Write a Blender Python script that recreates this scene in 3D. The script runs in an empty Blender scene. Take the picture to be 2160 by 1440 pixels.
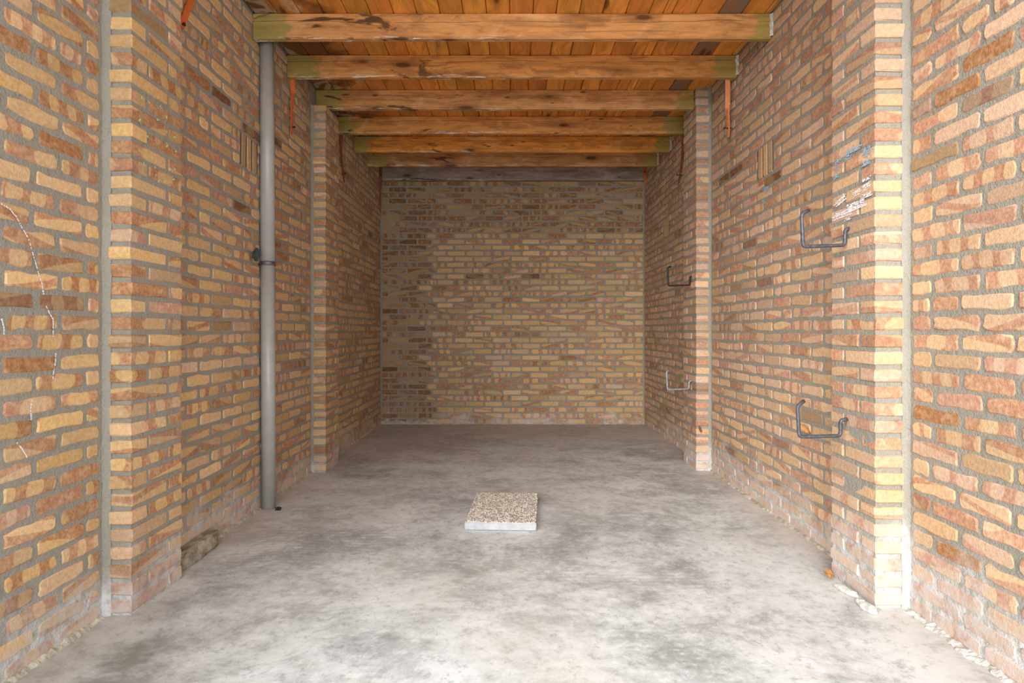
import bpy, bmesh, math, random
from mathutils import Vector, Matrix, noise

S = bpy.context.scene
COL = S.collection
R = random.Random(7)

# ------------------------------------------------------------------ camera, sky, sun, exposure
F = 1198.0                      # focal length in pixels of the 2160 px wide frame
VX, VY = 1082.0, 698.0          # vanishing point
EYE = 1.1055
cam = bpy.data.cameras.new('camera')
cam.sensor_width = 36.0
cam.lens = 36.0 * F / 2160.0
cam.shift_x = -(VX - 1080.0) / 2160.0
cam.shift_y = -(720.0 - VY) / 2160.0
cam.clip_start = 0.02
camo = bpy.data.objects.new('camera', cam)
camo.location = (0, 0, EYE)
camo.rotation_euler = (math.pi / 2, 0, 0)
COL.objects.link(camo)
S.camera = camo

world = bpy.data.worlds.new('sky')
S.world = world
world.use_nodes = True
bg = world.node_tree.nodes['Background']
bg.inputs[0].default_value = (0.84, 0.93, 1.0, 1)
bg.inputs[1].default_value = 1.85
S.cycles.max_bounces = 14
S.cycles.diffuse_bounces = 10

sun = bpy.data.lights.new('hazy_sun', 'SUN')
sun.energy = 2.1
sun.angle = math.radians(42)
sun.color = (1.0, 0.985, 0.96)
suno = bpy.data.objects.new('hazy_sun', sun)
d = Vector((0.43, 0.86, -0.28)).normalized()        # light travels in from behind-left
suno.rotation_euler = d.to_track_quat('-Z', 'Y').to_euler()
COL.objects.link(suno)

S.view_settings.view_transform = 'Standard'
S.view_settings.look = 'None'
S.view_settings.gamma = 1.0
S.view_settings.use_curve_mapping = False
S.view_settings.exposure = 1.14

# ------------------------------------------------------------------ measures
C = 0.06875                     # course height
L = 0.2228                      # stretcher pitch
YB = 6.741                      # back wall
Y0 = 0.40                       # open front
CEIL = 3.031
BEAMZ = 2.876
def XL(y): return -1.584 + (y - 2.2) * 0.013 / 4.54
def XR(y): return 1.573 - (y - 2.2) * 0.011 / 4.54

def at_depth(px, py, y):
    return Vector(((px - VX) * y / F, y, EYE + (VY - py) * y / F))
def on_x(px, py, x):
    y = x * F / (px - VX)
    return Vector((x, y, EYE + (VY - py) * y / F))
def on_floor(px, py, z=0.0):
    y = (EYE - z) * F / (py - VY)
    return Vector(((px - VX) * y / F, y, z))
def pix(p):
    return (VX + F * p[0] / p[1], VY - F * (p[2] - EYE) / p[1])

# ------------------------------------------------------------------ node helpers
class NT:
    def __init__(s, name):
        s.m = bpy.data.materials.new(name); s.m.use_nodes = True
        s.t = s.m.node_tree; s.t.nodes.clear()
        s.out = s.t.nodes.new('ShaderNodeOutputMaterial')
        s.b = s.t.nodes.new('ShaderNodeBsdfPrincipled')
        s.t.links.new(s.b.outputs[0], s.out.inputs[0])
    def put(s, sock, v):
        if isinstance(v, bpy.types.NodeSocket): s.t.links.new(v, sock)
        elif v is not None: sock.default_value = v
    def node(s, kind, **kw):
        n = s.t.nodes.new(kind)
        for k, v in kw.items(): setattr(n, k, v)
        return n
    def math(s, op, a, b=None, c=None, clamp=False):
        n = s.node('ShaderNodeMath', operation=op, use_clamp=clamp)
        for i, v in enumerate((a, b, c)):
            if v is not None: s.put(n.inputs[i], v)
        return n.outputs[0]
    def vmath(s, op, a, b=None):
        n = s.node('ShaderNodeVectorMath', operation=op)
        s.put(n.inputs[0], a)
        if b is not None: s.put(n.inputs[1], b)
        return n.outputs[0]
    def mix(s, f, a, b, blend='MIX'):
        n = s.node('ShaderNodeMix', data_type='RGBA', blend_type=blend)
        s.put(n.inputs[0], f)
        for i, v in ((6, a), (7, b)):
            if isinstance(v, (tuple, list)) and len(v) == 3: v = (*v, 1)
            s.put(n.inputs[i], v)
        return n.outputs[2]
    def ramp(s, v, a, b, lo=0.0, hi=1.0, smooth=True):
        n = s.node('ShaderNodeMapRange', interpolation_type='SMOOTHSTEP' if smooth else 'LINEAR')
        for i, x in enumerate((v, a, b, lo, hi)): s.put(n.inputs[i], x)
        return n.outputs[0]
    def noise(s, vec, scale, detail=3.0, rough=0.55, dist=0.0, color=False):
        n = s.node('ShaderNodeTexNoise')
        s.put(n.inputs['Vector'], vec)
        n.inputs['Scale'].default_value = scale
        n.inputs['Detail'].default_value = detail
        n.inputs['Roughness'].default_value = rough
        n.inputs['Distortion'].default_value = dist
        return n.outputs[1] if color else n.outputs[0]
    def voronoi(s, vec, scale, feature='F1'):
        n = s.node('ShaderNodeTexVoronoi', feature=feature)
        s.put(n.inputs['Vector'], vec)
        n.inputs['Scale'].default_value = scale
        return n
    def attr(s, name):
        return s.node('ShaderNodeAttribute', attribute_name=name).outputs['Vector']
    def sep(s, v):
        n = s.node('ShaderNodeSeparateXYZ'); s.put(n.inputs[0], v); return n.outputs
    def comb(s, x, y, z):
        n = s.node('ShaderNodeCombineXYZ')
        for i, v in enumerate((x, y, z)): s.put(n.inputs[i], v)
        return n.outputs[0]
    def pos(s): return s.node('ShaderNodeNewGeometry').outputs['Position']
    def obj(s): return s.node('ShaderNodeTexCoord').outputs['Object']
    def info(s): return s.node('ShaderNodeObjectInfo').outputs
    def bump(s, h, strength=0.5, dist=0.01, normal=None):
        n = s.node('ShaderNodeBump')
        n.inputs['Strength'].default_value = strength
        n.inputs['Distance'].default_value = dist
        s.put(n.inputs['Height'], h)
        if normal is not None: s.put(n.inputs['Normal'], normal)
        return n.outputs[0]
    def fin(s, col, rough=0.9, normal=None, spec=0.3, metal=0.0):
        if isinstance(col, (tuple, list)) and len(col) == 3: col = (*col, 1)
        s.put(s.b.inputs['Base Color'], col)
        s.put(s.b.inputs['Roughness'], rough)
        s.b.inputs['Specular IOR Level'].default_value = spec
        s.b.inputs['Metallic'].default_value = metal
        if normal is not None: s.put(s.b.inputs['Normal'], normal)
        return s.m

def bloom_mask(k, p):
    """salt bloom: white crust climbing out of the floor into the lowest courses"""
    z = k.sep(p)[2]
    n = k.noise(p, 3.2, 4, 0.6)
    n2 = k.noise(p, 30, 3, 0.6)
    h = k.math('ADD', z, k.math('MULTIPLY_ADD', n, -0.75, 0.36))
    x, y = k.sep(p)[0], k.sep(p)[1]
    wet = k.math('MULTIPLY', k.ramp(y, 4.5, 2.2), k.ramp(x, 1.2, 1.4))      # worst at the foot of the right wall near the opening
    h = k.math('SUBTRACT', h, k.math('MULTIPLY', wet, 0.10))
    h = k.math('ADD', h, k.ramp(y, 4.6, 6.5, 0.0, 0.13))
    a = k.ramp(h, 0.27, 0.0)
    return k.math('MULTIPLY', a, k.ramp(n2, 0.30, 0.62, 0.35, 1.0))

def mat_brick():
    k = NT('brick')
    p = k.pos()
    u, v, tone = k.sep(k.attr('buv'))
    fr, sl, ph = k.sep(k.attr('bp'))
    bias, seed, pink = k.sep(k.attr('bq'))
    n1 = k.noise(p, 26, 3, 0.6)
    n2 = k.noise(p, 70, 4, 0.65)
    n3 = k.noise(p, 260, 2, 0.6)
    a = k.math('ADD', k.math('MULTIPLY', fr, u), k.math('MULTIPLY_ADD', sl, v, ph))
    m = k.math('ADD', k.math('SINE', a), bias)
    m = k.math('ADD', m, k.math('MULTIPLY', k.math('MULTIPLY', v, v), 0.45))
    m = k.math('ADD', m, k.math('MULTIPLY', k.math('POWER', k.math('ABSOLUTE', u), 8.0), 0.35))
    m = k.math('ADD', m, k.math('MULTIPLY_ADD', n1, 0.7, -0.35))
    mask = k.ramp(m, -0.16, 0.16)
    pale = k.mix(seed, (0.585, 0.360, 0.140), (0.615, 0.400, 0.190))
    pale = k.mix(pink, pale, (0.57, 0.375, 0.262))
    red = k.mix(seed, (0.335, 0.128, 0.055), (0.40, 0.185, 0.098))
    red = k.mix(k.math('MULTIPLY', pink, 0.9), red, (0.46, 0.235, 0.160))
    col = k.mix(k.math('MULTIPLY', mask, k.ramp(n2, 0.2, 0.75, 1.0, 0.62)), pale, red)
    col = k.mix(k.ramp(n1, 0.42, 0.75, 0.0, 0.45), col, (0.62, 0.45, 0.28))
    shade = k.math('MULTIPLY', tone, k.ramp(n2, 0.25, 0.75, 0.84, 1.13))
    col = k.mix(1.0, col, k.comb(shade, shade, shade), 'MULTIPLY')
    col = k.mix(k.ramp(n3, 0.66, 0.78, 0.0, 0.5), col, (0.15, 0.085, 0.045))
    col = k.mix(k.ramp(n3, 0.30, 0.20, 0.0, 0.35), col, (0.78, 0.60, 0.38))
    col = k.mix(k.math('MULTIPLY', bloom_mask(k, p), 0.70), col, (0.55, 0.505, 0.48))
    h = k.math('ADD', k.math('MULTIPLY', n3, 0.4), k.math('ADD', k.math('MULTIPLY', n2, 0.8), k.math('MULTIPLY', n1, 0.6)))
    return k.fin(col, 0.93, k.bump(h, 0.55, 0.006), 0.2)

def mat_mortar():
    k = NT('mortar')
    p = k.pos()
    n1 = k.noise(p, 6, 4, 0.6)
    n2 = k.noise(p, 120, 4, 0.7)
    n3 = k.noise(p, 40, 3, 0.6)
    col = k.mix(n1, (0.265, 0.240, 0.188), (0.355, 0.332, 0.282))
    col = k.mix(k.ramp(n2, 0.55, 0.72, 0, 0.5), col, (0.16, 0.14, 0.11))
    col = k.mix(k.ramp(n2, 0.40, 0.28, 0, 0.45), col, (0.50, 0.47, 0.41))
    col = k.mix(k.math('MULTIPLY', bloom_mask(k, p), 0.8), col, (0.66, 0.65, 0.635))
    h = k.math('ADD', k.math('MULTIPLY', n2, 0.7), n3)
    return k.fin(col, 0.95, k.bump(h, 0.8, 0.009), 0.15)

def mat_floor():
    k = NT('floor_concrete')
    p = k.pos()
    wn = k.noise(p, 1.1, 2, 0.5, color=True)
    sc = k.node('ShaderNodeVectorMath', operation='SCALE'); k.put(sc.inputs[0], wn); sc.inputs[3].default_value = 0.25
    w = k.vmath('ADD', p, sc.outputs[0])
    st = k.vmath('MULTIPLY', w, (1.0, 1.3, 1.0))
    n1 = k.noise(st, 1.1, 6, 0.62, 0.15)
    n2 = k.noise(st, 4.0, 7, 0.72, 0.2)
    n4 = k.noise(k.vmath('MULTIPLY', w, (1.0, 1.0, 1.0)), 24, 6, 0.78, 0.2)
    sw = k.node('ShaderNodeTexWave', wave_type='RINGS')            # trowel arcs
    k.put(sw.inputs['Vector'], k.vmath('ADD', w, (0.9, -3.4, 0.0)))
    sw.inputs['Scale'].default_value = 9.0; sw.inputs['Distortion'].default_value = 5.0
    sw.inputs['Detail'].default_value = 4.0; sw.inputs['Detail Scale'].default_value = 1.6
    nb = k.noise(p, 0.75, 4, 0.6, 0.2)
    nf = k.noise(p, 140, 3, 0.7)
    col = k.mix(k.ramp(n1, 0.28, 0.66), (0.36, 0.375, 0.368), (0.64, 0.665, 0.655))
    col = k.mix(k.ramp(n2, 0.44, 0.66, 0.0, 0.75), col, (0.765, 0.79, 0.785))
    col = k.mix(k.ramp(n2, 0.50, 0.30, 0.0, 0.70), col, (0.27, 0.268, 0.265))
    col = k.mix(k.ramp(n4, 0.52, 0.64, 0.0, 0.45), col, (0.82, 0.82, 0.82))
    col = k.mix(k.ramp(n4, 0.48, 0.36, 0.0, 0.45), col, (0.24, 0.235, 0.232))
    col = k.mix(k.math('MULTIPLY', k.ramp(sw.outputs['Fac'], 0.35, 0.8), k.ramp(n1, 0.52, 0.38, 0.0, 0.22)), col, (0.26, 0.245, 0.235))
    col = k.mix(k.ramp(nb, 0.48, 0.66, 0.0, 0.34), col, (0.62, 0.53, 0.41))
    y = k.sep(p)[1]
    far_brown = k.math('MULTIPLY', k.ramp(y, 4.4, 6.6), k.ramp(n1, 0.2, 0.7, 0.30, 0.60))  # browner towards the back wall
    col = k.mix(far_brown, col, (0.39, 0.335, 0.28))
    grime_shade = k.math('MULTIPLY', k.ramp(k.math('ADD', k.sep(p)[0], k.math('MULTIPLY', nb, 0.8)), -0.35, -1.0), k.ramp(y, 2.7, 1.9))  # near-left dirt together with the weaker light there, both put into the colour
    col = k.mix(k.math('MULTIPLY', grime_shade, k.ramp(n2, 0.35, 0.6, 0.75, 0.35)), col, (0.20, 0.185, 0.16))
    x = k.math('ABSOLUTE', k.sep(p)[0])                                # loose dust along the walls
    edge = k.math('MULTIPLY', k.ramp(k.math('ADD', x, k.math('MULTIPLY', n2, 0.3)), 1.42, 1.76), 0.4)
    col = k.mix(edge, col, (0.52, 0.44, 0.35))
    col = k.mix(k.ramp(nf, 0.66, 0.74, 0, 0.5), col, (0.78, 0.77, 0.75))
    col = k.mix(k.ramp(nf, 0.30, 0.22, 0, 0.4), col, (0.17, 0.16, 0.15))
    h = k.math('ADD', n2, k.math('MULTIPLY', nf, 0.25))
    return k.fin(col, k.ramp(n2, 0.3, 0.7, 0.55, 0.8), k.bump(h, 0.2, 0.004), 0.35)

def mat_plain(name, c1, c2, scale=30, rough=0.85, bump=0.4, spec=0.3, metal=0.0):
    k = NT(name)
    p = k.pos()
    n = k.noise(p, scale, 4, 0.65)
    n2 = k.noise(p, scale * 6, 3, 0.65)
    col = k.mix(k.ramp(n, 0.3, 0.7), c1, c2)
    h = k.math('ADD', n, k.math('MULTIPLY', n2, 0.5))
    return k.fin(col, rough, k.bump(h, bump, 0.004), spec, metal)

def wood_core(k, q, along):
    """grain, knots: q is a position whose x runs along the fibres"""
    g = k.vmath('MULTIPLY', q, (1.4, 26.0, 26.0))
    wob = k.noise(k.vmath('MULTIPLY', q, (2.2, 5.0, 5.0)), 1.0, 3, 0.5)
    n1 = k.noise(k.vmath('ADD', g, k.comb(0.0, k.math('MULTIPLY', wob, 9.0), 0.0)), 1.0, 4, 0.6)
    vor = k.voronoi(k.vmath('MULTIPLY', q, (2.7, 9.0, 9.0)), 1.0)
    dist = vor.outputs['Distance']
    rnd = k.sep(vor.outputs['Color'])[0]
    knot = k.math('MULTIPLY', k.ramp(dist, 0.20, 0.10), k.ramp(rnd, 0.55, 0.6))
    halo = k.math('MULTIPLY', k.ramp(dist, 0.50, 0.15), k.ramp(rnd, 0.55, 0.6))
    return n1, knot, halo

def mat_beam():
    k = NT('beam_wood')
    o = k.info()
    base, rnd = o['Color'], o['Random']
    grey = k.ramp(k.sep(base)[0], 0.42, 0.38)                     # the weathered back beam
    p = k.pos()
    q = k.vmath('ADD', p, k.comb(k.math('MULTIPLY', rnd, 17.0), k.math('MULTIPLY', rnd, 31.0), 0.0))
    n1, knot, halo = wood_core(k, q, 0)
    big = k.noise(k.vmath('MULTIPLY', q, (2.0, 3.0, 7.0)), 1.0, 5, 0.65, 0.6)
    fine = k.noise(k.vmath('MULTIPLY', q, (5.0, 200.0, 200.0)), 1.0, 4, 0.7)
    streak = k.noise(k.vmath('MULTIPLY', q, (1.2, 60.0, 60.0)), 1.0, 3, 0.6)
    band = k.noise(k.vmath('MULTIPLY', k.vmath('ADD', q, k.comb(k.math('MULTIPLY', k.sep(q)[2], -0.5), 0.0, 0.0)), (11.0, 1.0, 1.5)), 1.0, 2, 0.5)
    dk = k.mix(grey, (0.215, 0.080, 0.022), (0.13, 0.10, 0.075))
    lt = k.mix(grey, (0.80, 0.47, 0.205), (0.55, 0.47, 0.40))
    col = k.mix(k.ramp(n1, 0.34, 0.70, 0.0, 0.62), base, dk)
    col = k.mix(k.ramp(big, 0.52, 0.70, 0.0, 0.60), col, lt)
    col = k.mix(k.ramp(big, 0.44, 0.27, 0.0, 0.62), col, dk)
    col = k.mix(k.ramp(band, 0.58, 0.80, 0.0, 0.30), col, lt)
    col = k.mix(k.ramp(streak, 0.60, 0.72, 0.0, 0.55), col, dk)
    col = k.mix(k.ramp(fine, 0.52, 0.75, 0.0, 0.42), col, dk)
    col = k.mix(k.math('MULTIPLY', halo, 0.5), col, dk)
    col = k.mix(k.math('MULTIPLY', knot, 0.85), col, (0.075, 0.028, 0.010))
    vk = k.voronoi(k.vmath('MULTIPLY', q, (5.2, 15.0, 15.0)), 1.0)         # small pin knots
    pin = k.math('MULTIPLY', k.ramp(vk.outputs['Distance'], 0.17, 0.08), k.ramp(k.sep(vk.outputs['Color'])[1], 0.62, 0.66))
    col = k.mix(k.math('MULTIPLY', pin, 0.75), col, (0.09, 0.033, 0.012))
    x, y, z = k.sep(p)
    e = k.math('ADD', k.math('ABSOLUTE', x), k.math('MULTIPLY_ADD', big, 0.7, -0.35))
    e = k.math('ADD', e, k.math('MULTIPLY_ADD', rnd, 0.16, -0.05))
    green = k.math('MULTIPLY', k.ramp(e, 1.36, 1.42), k.math('SUBTRACT', 1.0, grey))
    gcol = k.mix(n1, (0.44, 0.325, 0.085), (0.20, 0.175, 0.045))
    col = k.mix(k.math('MULTIPLY', green, 0.85), col, gcol)
    st = k.noise(k.vmath('MULTIPLY', q, (1.1, 2.0, 5.0)), 1.9, 4, 0.6, 0.8)
    stain = k.math('MULTIPLY', k.ramp(st, 0.585, 0.64), k.ramp(x, 0.1, -0.9))
    col = k.mix(k.math('MULTIPLY', stain, 0.85), col, (0.040, 0.018, 0.009))
    zz = k.math('SUBTRACT', z, BEAMZ)
    drip = k.math('MULTIPLY', k.ramp(zz, 0.026, 0.010), k.ramp(k.noise(k.vmath('MULTIPLY', q, (3.0, 9.0, 40.0)), 1.6, 5, 0.75), 0.53, 0.60))
    drip = k.math('MULTIPLY', drip, k.ramp(x, 0.25, -0.25, 0.0, 0.85))
    col = k.mix(drip, col, (0.74, 0.67, 0.58))
    crack = k.math('MULTIPLY', k.ramp(k.math('ABSOLUTE', k.math('ADD', zz, k.math('MULTIPLY_ADD', k.noise(k.vmath('MULTIPLY', q, (1.5, 1.0, 1.0)), 1.0, 2), 0.06, -0.135))), 0.0026, 0.0008), k.ramp(big, 0.40, 0.5, 0.0, 0.7))
    col = k.mix(crack, col, (0.06, 0.025, 0.01))
    h = k.math('ADD', k.math('ADD', n1, k.math('MULTIPLY', fine, 0.6)), k.math('MULTIPLY', crack, -0.8))
    return k.fin(col, k.ramp(n1, 0.2, 0.8, 0.30, 0.52), k.bump(h, 0.3, 0.004), 0.4)

def mat_plank():
    k = NT('plank_wood')
    o = k.info()
    base, rnd = o['Color'], o['Random']
    p = k.pos()
    x, y, z = k.sep(p)
    q = k.comb(k.math('MULTIPLY_ADD', rnd, 23.0, y), k.math('MULTIPLY_ADD', rnd, 7.0, x), z)
    n1, knot, halo = wood_core(k, q, 1)
    fine = k.noise(k.vmath('MULTIPLY', q, (5.0, 150.0, 10.0)), 1.0, 3, 0.6)
    col = k.mix(k.ramp(n1, 0.32, 0.70, 0.0, 0.60), base, (0.36, 0.135, 0.027))
    col = k.mix(k.ramp(fine, 0.45, 0.8, 0.0, 0.35), col, (0.19, 0.065, 0.013))
    col = k.mix(k.math('MULTIPLY', halo, 0.5), col, (0.26, 0.085, 0.018))
    col = k.mix(k.math('MULTIPLY', knot, 0.8), col, (0.085, 0.028, 0.009))
    st = k.noise(p, 2.2, 4, 0.6, 0.5)
    wet = k.math('MULTIPLY', k.ramp(k.math('ADD', x, k.math('MULTIPLY_ADD', st, 1.5, -0.75)), -1.05, -1.45), 0.85)
    col = k.mix(wet, col, (0.045, 0.019, 0.009))
    lime = k.math('MULTIPLY', k.ramp(st, 0.535, 0.565), k.ramp(st, 0.60, 0.57))
    col = k.mix(k.math('MULTIPLY', lime, k.ramp(x, -0.95, -1.25, 0.0, 0.55)), col, (0.5, 0.40, 0.28))
    return k.fin(col, 0.5, k.bump(n1, 0.18, 0.003), 0.25)

def mat_slab_top():
    k = NT('slab_pebble')
    p = k.pos()
    c = k.voronoi(p, 95).outputs['Color']
    r, g, b = k.sep(c)
    col = k.mix(r, (0.58, 0.48, 0.36), (0.70, 0.67, 0.61))
    col = k.mix(k.ramp(g, 0.70, 0.80), col, (0.30, 0.29, 0.27))
    col = k.mix(k.ramp(b, 0.86, 0.92), col, (0.40, 0.22, 0.11))
    return k.fin(col, 0.6, None, 0.4)

M_BRICK, M_MORTAR, M_FLOOR, M_BEAM, M_PLANK = mat_brick(), mat_mortar(), mat_floor(), mat_beam(), mat_plank()
M_PAVE = mat_plain('outside_paving', (0.62, 0.615, 0.60), (0.70, 0.69, 0.675), 4)
M_ROOF = mat_plain('roof_board', (0.06, 0.035, 0.02), (0.09, 0.05, 0.03), 12)
M_PVC = mat_plain('grey_plastic', (0.365, 0.352, 0.322), (0.41, 0.395, 0.362), 14, 0.30, 0.03, 0.5)
M_CLAMP = mat_plain('clamp_metal', (0.10, 0.09, 0.10), (0.16, 0.145, 0.15), 40, 0.45, 0.2, 0.5, 0.4)
M_IRON = mat_plain('dark_iron', (0.050, 0.052, 0.062), (0.105, 0.105, 0.118), 60, 0.5, 0.3, 0.5, 0.3)
M_IRON2 = mat_plain('black_iron', (0.012, 0.012, 0.012), (0.022, 0.021, 0.020), 60, 0.5, 0.2, 0.4, 0.2)
M_IRON3 = mat_plain('pale_lit_iron', (0.20, 0.21, 0.23), (0.36, 0.365, 0.37), 50, 0.5, 0.3, 0.5, 0.3)  # reflected light put into the colour as a paler iron
M_ORANGE = mat_plain('red_lead_paint', (0.62, 0.120, 0.025), (0.70, 0.185, 0.050), 45, 0.6, 0.25)
M_ORANGE2 = mat_plain('faded_red_lead', (0.62, 0.20, 0.075), (0.72, 0.30, 0.13), 45, 0.7, 0.25)
M_RUST = mat_plain('rusty_strap', (0.17, 0.050, 0.022), (0.27, 0.085, 0.035), 60, 0.8, 0.4)
M_RUSTD = mat_plain('dark_rust', (0.030, 0.013, 0.008), (0.070, 0.028, 0.015), 70, 0.85, 0.4)
M_LEAF = mat_plain('dry_leaf', (0.42, 0.17, 0.05), (0.60, 0.29, 0.10), 90, 0.7, 0.4)
M_DLEAF = mat_plain('dark_leaf', (0.035, 0.042, 0.036), (0.075, 0.085, 0.072), 90, 0.7, 0.4)
M_LUMP = mat_plain('lump_concrete', (0.15, 0.125, 0.085), (0.50, 0.44, 0.33), 11, 0.95, 0.9)
M_LIME = mat_plain('lime_mortar', (0.40, 0.37, 0.32), (0.70, 0.685, 0.65), 35, 0.95, 0.8)
M_CREST = mat_plain('crumbled_mortar', (0.30, 0.27, 0.20), (0.56, 0.52, 0.42), 28, 0.95, 0.9)
M_SLAB = mat_plain('slab_concrete', (0.36, 0.37, 0.38), (0.48, 0.485, 0.49), 25, 0.9, 0.5)
M_PEBBLE = mat_slab_top()
M_CHW = mat_plain('white_chalk', (0.72, 0.69, 0.69), (0.86, 0.84, 0.84), 120, 1.0, 0.2)
M_CHB = mat_plain('blue_chalk', (0.22, 0.38, 0.50), (0.38, 0.56, 0.68), 120, 1.0, 0.2)
M_CHG = mat_plain('green_chalk', (0.38, 0.58, 0.20), (0.55, 0.74, 0.33), 120, 1.0, 0.2)
M_CHR = mat_plain('red_chalk', (0.48, 0.095, 0.055), (0.62, 0.17, 0.11), 120, 1.0, 0.2)
M_DIRT_GAP = mat_plain('dark_dirt_and_gap', (0.020, 0.018, 0.015), (0.06, 0.05, 0.04), 90, 1.0, 0.4)

# ------------------------------------------------------------------ mesh helpers
def mesh_obj(name, verts, faces, mat, parent=None, smooth=False, attrs=None):
    me = bpy.data.meshes.new(name)
    me.from_pydata([tuple(v) for v in verts], [], faces)
    if smooth is True: me.polygons.foreach_set('use_smooth', [True] * len(me.polygons))
    elif smooth: me.polygons.foreach_set('use_smooth', smooth)
    if attrs:
        for nm, vals in attrs.items():
            a = me.attributes.new(nm, 'FLOAT_VECTOR', 'POINT')
            a.data.foreach_set('vector', [c for v in vals for c in v])
    if mat: me.materials.append(mat)
    me.update()
    o = bpy.data.objects.new(name, me)
    COL.objects.link(o)
    if parent: o.parent = parent
    return o
def tag(o, label, cat, group=None):
    o['label'] = label; o['category'] = cat
    if group: o['group'] = group
    return o
def struct(o, label=None, cat=None):
    o['kind'] = 'structure'
    if label: o['label'] = label
    if cat: o['category'] = cat
    return o
def empty(name, loc):
    o = bpy.data.objects.new(name, None); o.location = loc; o.empty_display_size = 0.1
    COL.objects.link(o); return o
def box(a, b):
    (x0, y0, z0), (x1, y1, z1) = a, b
    v = [(x0,y0,z0),(x1,y0,z0),(x1,y1,z0),(x0,y1,z0),(x0,y0,z1),(x1,y0,z1),(x1,y1,z1),(x0,y1,z1)]
    f = [(0,3,2,1),(4,5,6,7),(0,1,5,4),(1,2,6,5),(2,3,7,6),(3,0,4,7)]
    return v, f
def cham_verts(a, b, ch, jit=0.0, rnd=R):
    c = [(a[i] + b[i]) / 2 for i in range(3)]; h = [(b[i] - a[i]) / 2 for i in range(3)]
    out = []
    for sx in (-1, 1):
        for sy in (-1, 1):
            for sz in (-1, 1):
                s = (sx, sy, sz)
                j = [rnd.uniform(-jit, jit) for _ in range(3)]
                for ax in range(3):
                    q = ch * (1 + (rnd.uniform(-0.5, 0.8) if jit else 0))
                    out.append(tuple(c[i] + s[i] * (h[i] - (0 if i == ax else q)) + j[i] for i in range(3)))
    return out
def _cham_faces():
    bm = bmesh.new()
    vs = [bm.verts.new(v) for v in cham_verts((-1, -1, -1), (1, 1, 1), 0.3)]
    bm.verts.ensure_lookup_table(); bm.verts.index_update()
    bmesh.ops.convex_hull(bm, input=vs)
    bmesh.ops.recalc_face_normals(bm, faces=bm.faces)
    f = [tuple(v.index for v in fc.verts) for fc in bm.faces]
    bm.free(); return f
CHF = _cham_faces()
def tube(points, rad, nseg=10, sub=4, bend=0.02):
    """round rod through points with rounded corners"""
    pts = [Vector(p) for p in points]
    path = [pts[0]]
    for i in range(1, len(pts) - 1):
        a, b, c = pts[i-1], pts[i], pts[i+1]
        d1, d2 = (a - b), (c - b)
        r = min(bend, d1.length * 0.45, d2.length * 0.45)
        p1, p2 = b + d1.normalized() * r, b + d2.normalized() * r
        for t in range(sub + 1):
            t /= sub
            path.append(p1 * (1-t)**2 + b * 2*t*(1-t) + p2 * t*t)
    path.append(pts[-1])
    v, f = [], []
    ref = None
    for i, p in enumerate(path):
        t = (path[min(i+1, len(path)-1)] - path[max(i-1, 0)]).normalized()
        if ref is None:
            ref = t.orthogonal().normalized()
        ref = (ref - t * ref.dot(t)).normalized()
        bn = t.cross(ref)
        for s in range(nseg):
            an = 2 * math.pi * s / nseg
            v.append(p + (ref * math.cos(an) + bn * math.sin(an)) * rad)
    n = len(path)
    for i in range(n - 1):
        for s in range(nseg):
            a, b = i * nseg + s, i * nseg + (s + 1) % nseg
            f.append((a, b, b + nseg, a + nseg))
    f.append(tuple(range(nseg))[::-1]); f.append(tuple((n-1) * nseg + s for s in range(nseg)))
    return v, f

# ------------------------------------------------------------------ brick geometry
def brick_params(rnd, dark=0.0, red=0.0):
    t = rnd.random()
    if t < 0.40 - red:      fr, sl, bias = rnd.uniform(0.5, 2), rnd.uniform(-1, 1), rnd.uniform(-2.1, -1.25)       # plain
    elif t < 0.63 - red/2:  fr, sl, bias = rnd.choice((-1, 1)) * rnd.uniform(1.2, 2.2), rnd.uniform(1.4, 2.6), rnd.uniform(-0.75, 0.15)  # diagonal flash
    elif t < 0.83:          fr, sl, bias = rnd.uniform(4.2, 8.2), rnd.uniform(-0.4, 0.4), rnd.uniform(-0.65, 0.05)     # bars
    elif t < 0.93:          fr, sl, bias = rnd.uniform(1.6, 3.2), rnd.uniform(-0.3, 0.3), rnd.uniform(-0.2, 0.5)
    else:                   fr, sl, bias = 1.0, 0.3, rnd.uniform(0.9, 1.5)                                          # red
    tone = rnd.gauss(1.0, 0.085)
    if rnd.random() < 0.05: tone *= 0.82
    if rnd.random() < 0.012: tone *= 0.62
    tone *= (1 - dark)
    return (fr, sl, rnd.uniform(0, 6.28)), (bias, rnd.random(), rnd.random() * rnd.random()), max(0.25, tone)

def course_wave(row, u, amp, sd):
    return amp * noise.noise(Vector((u * 1.3, row * 3.7, sd)))

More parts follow.
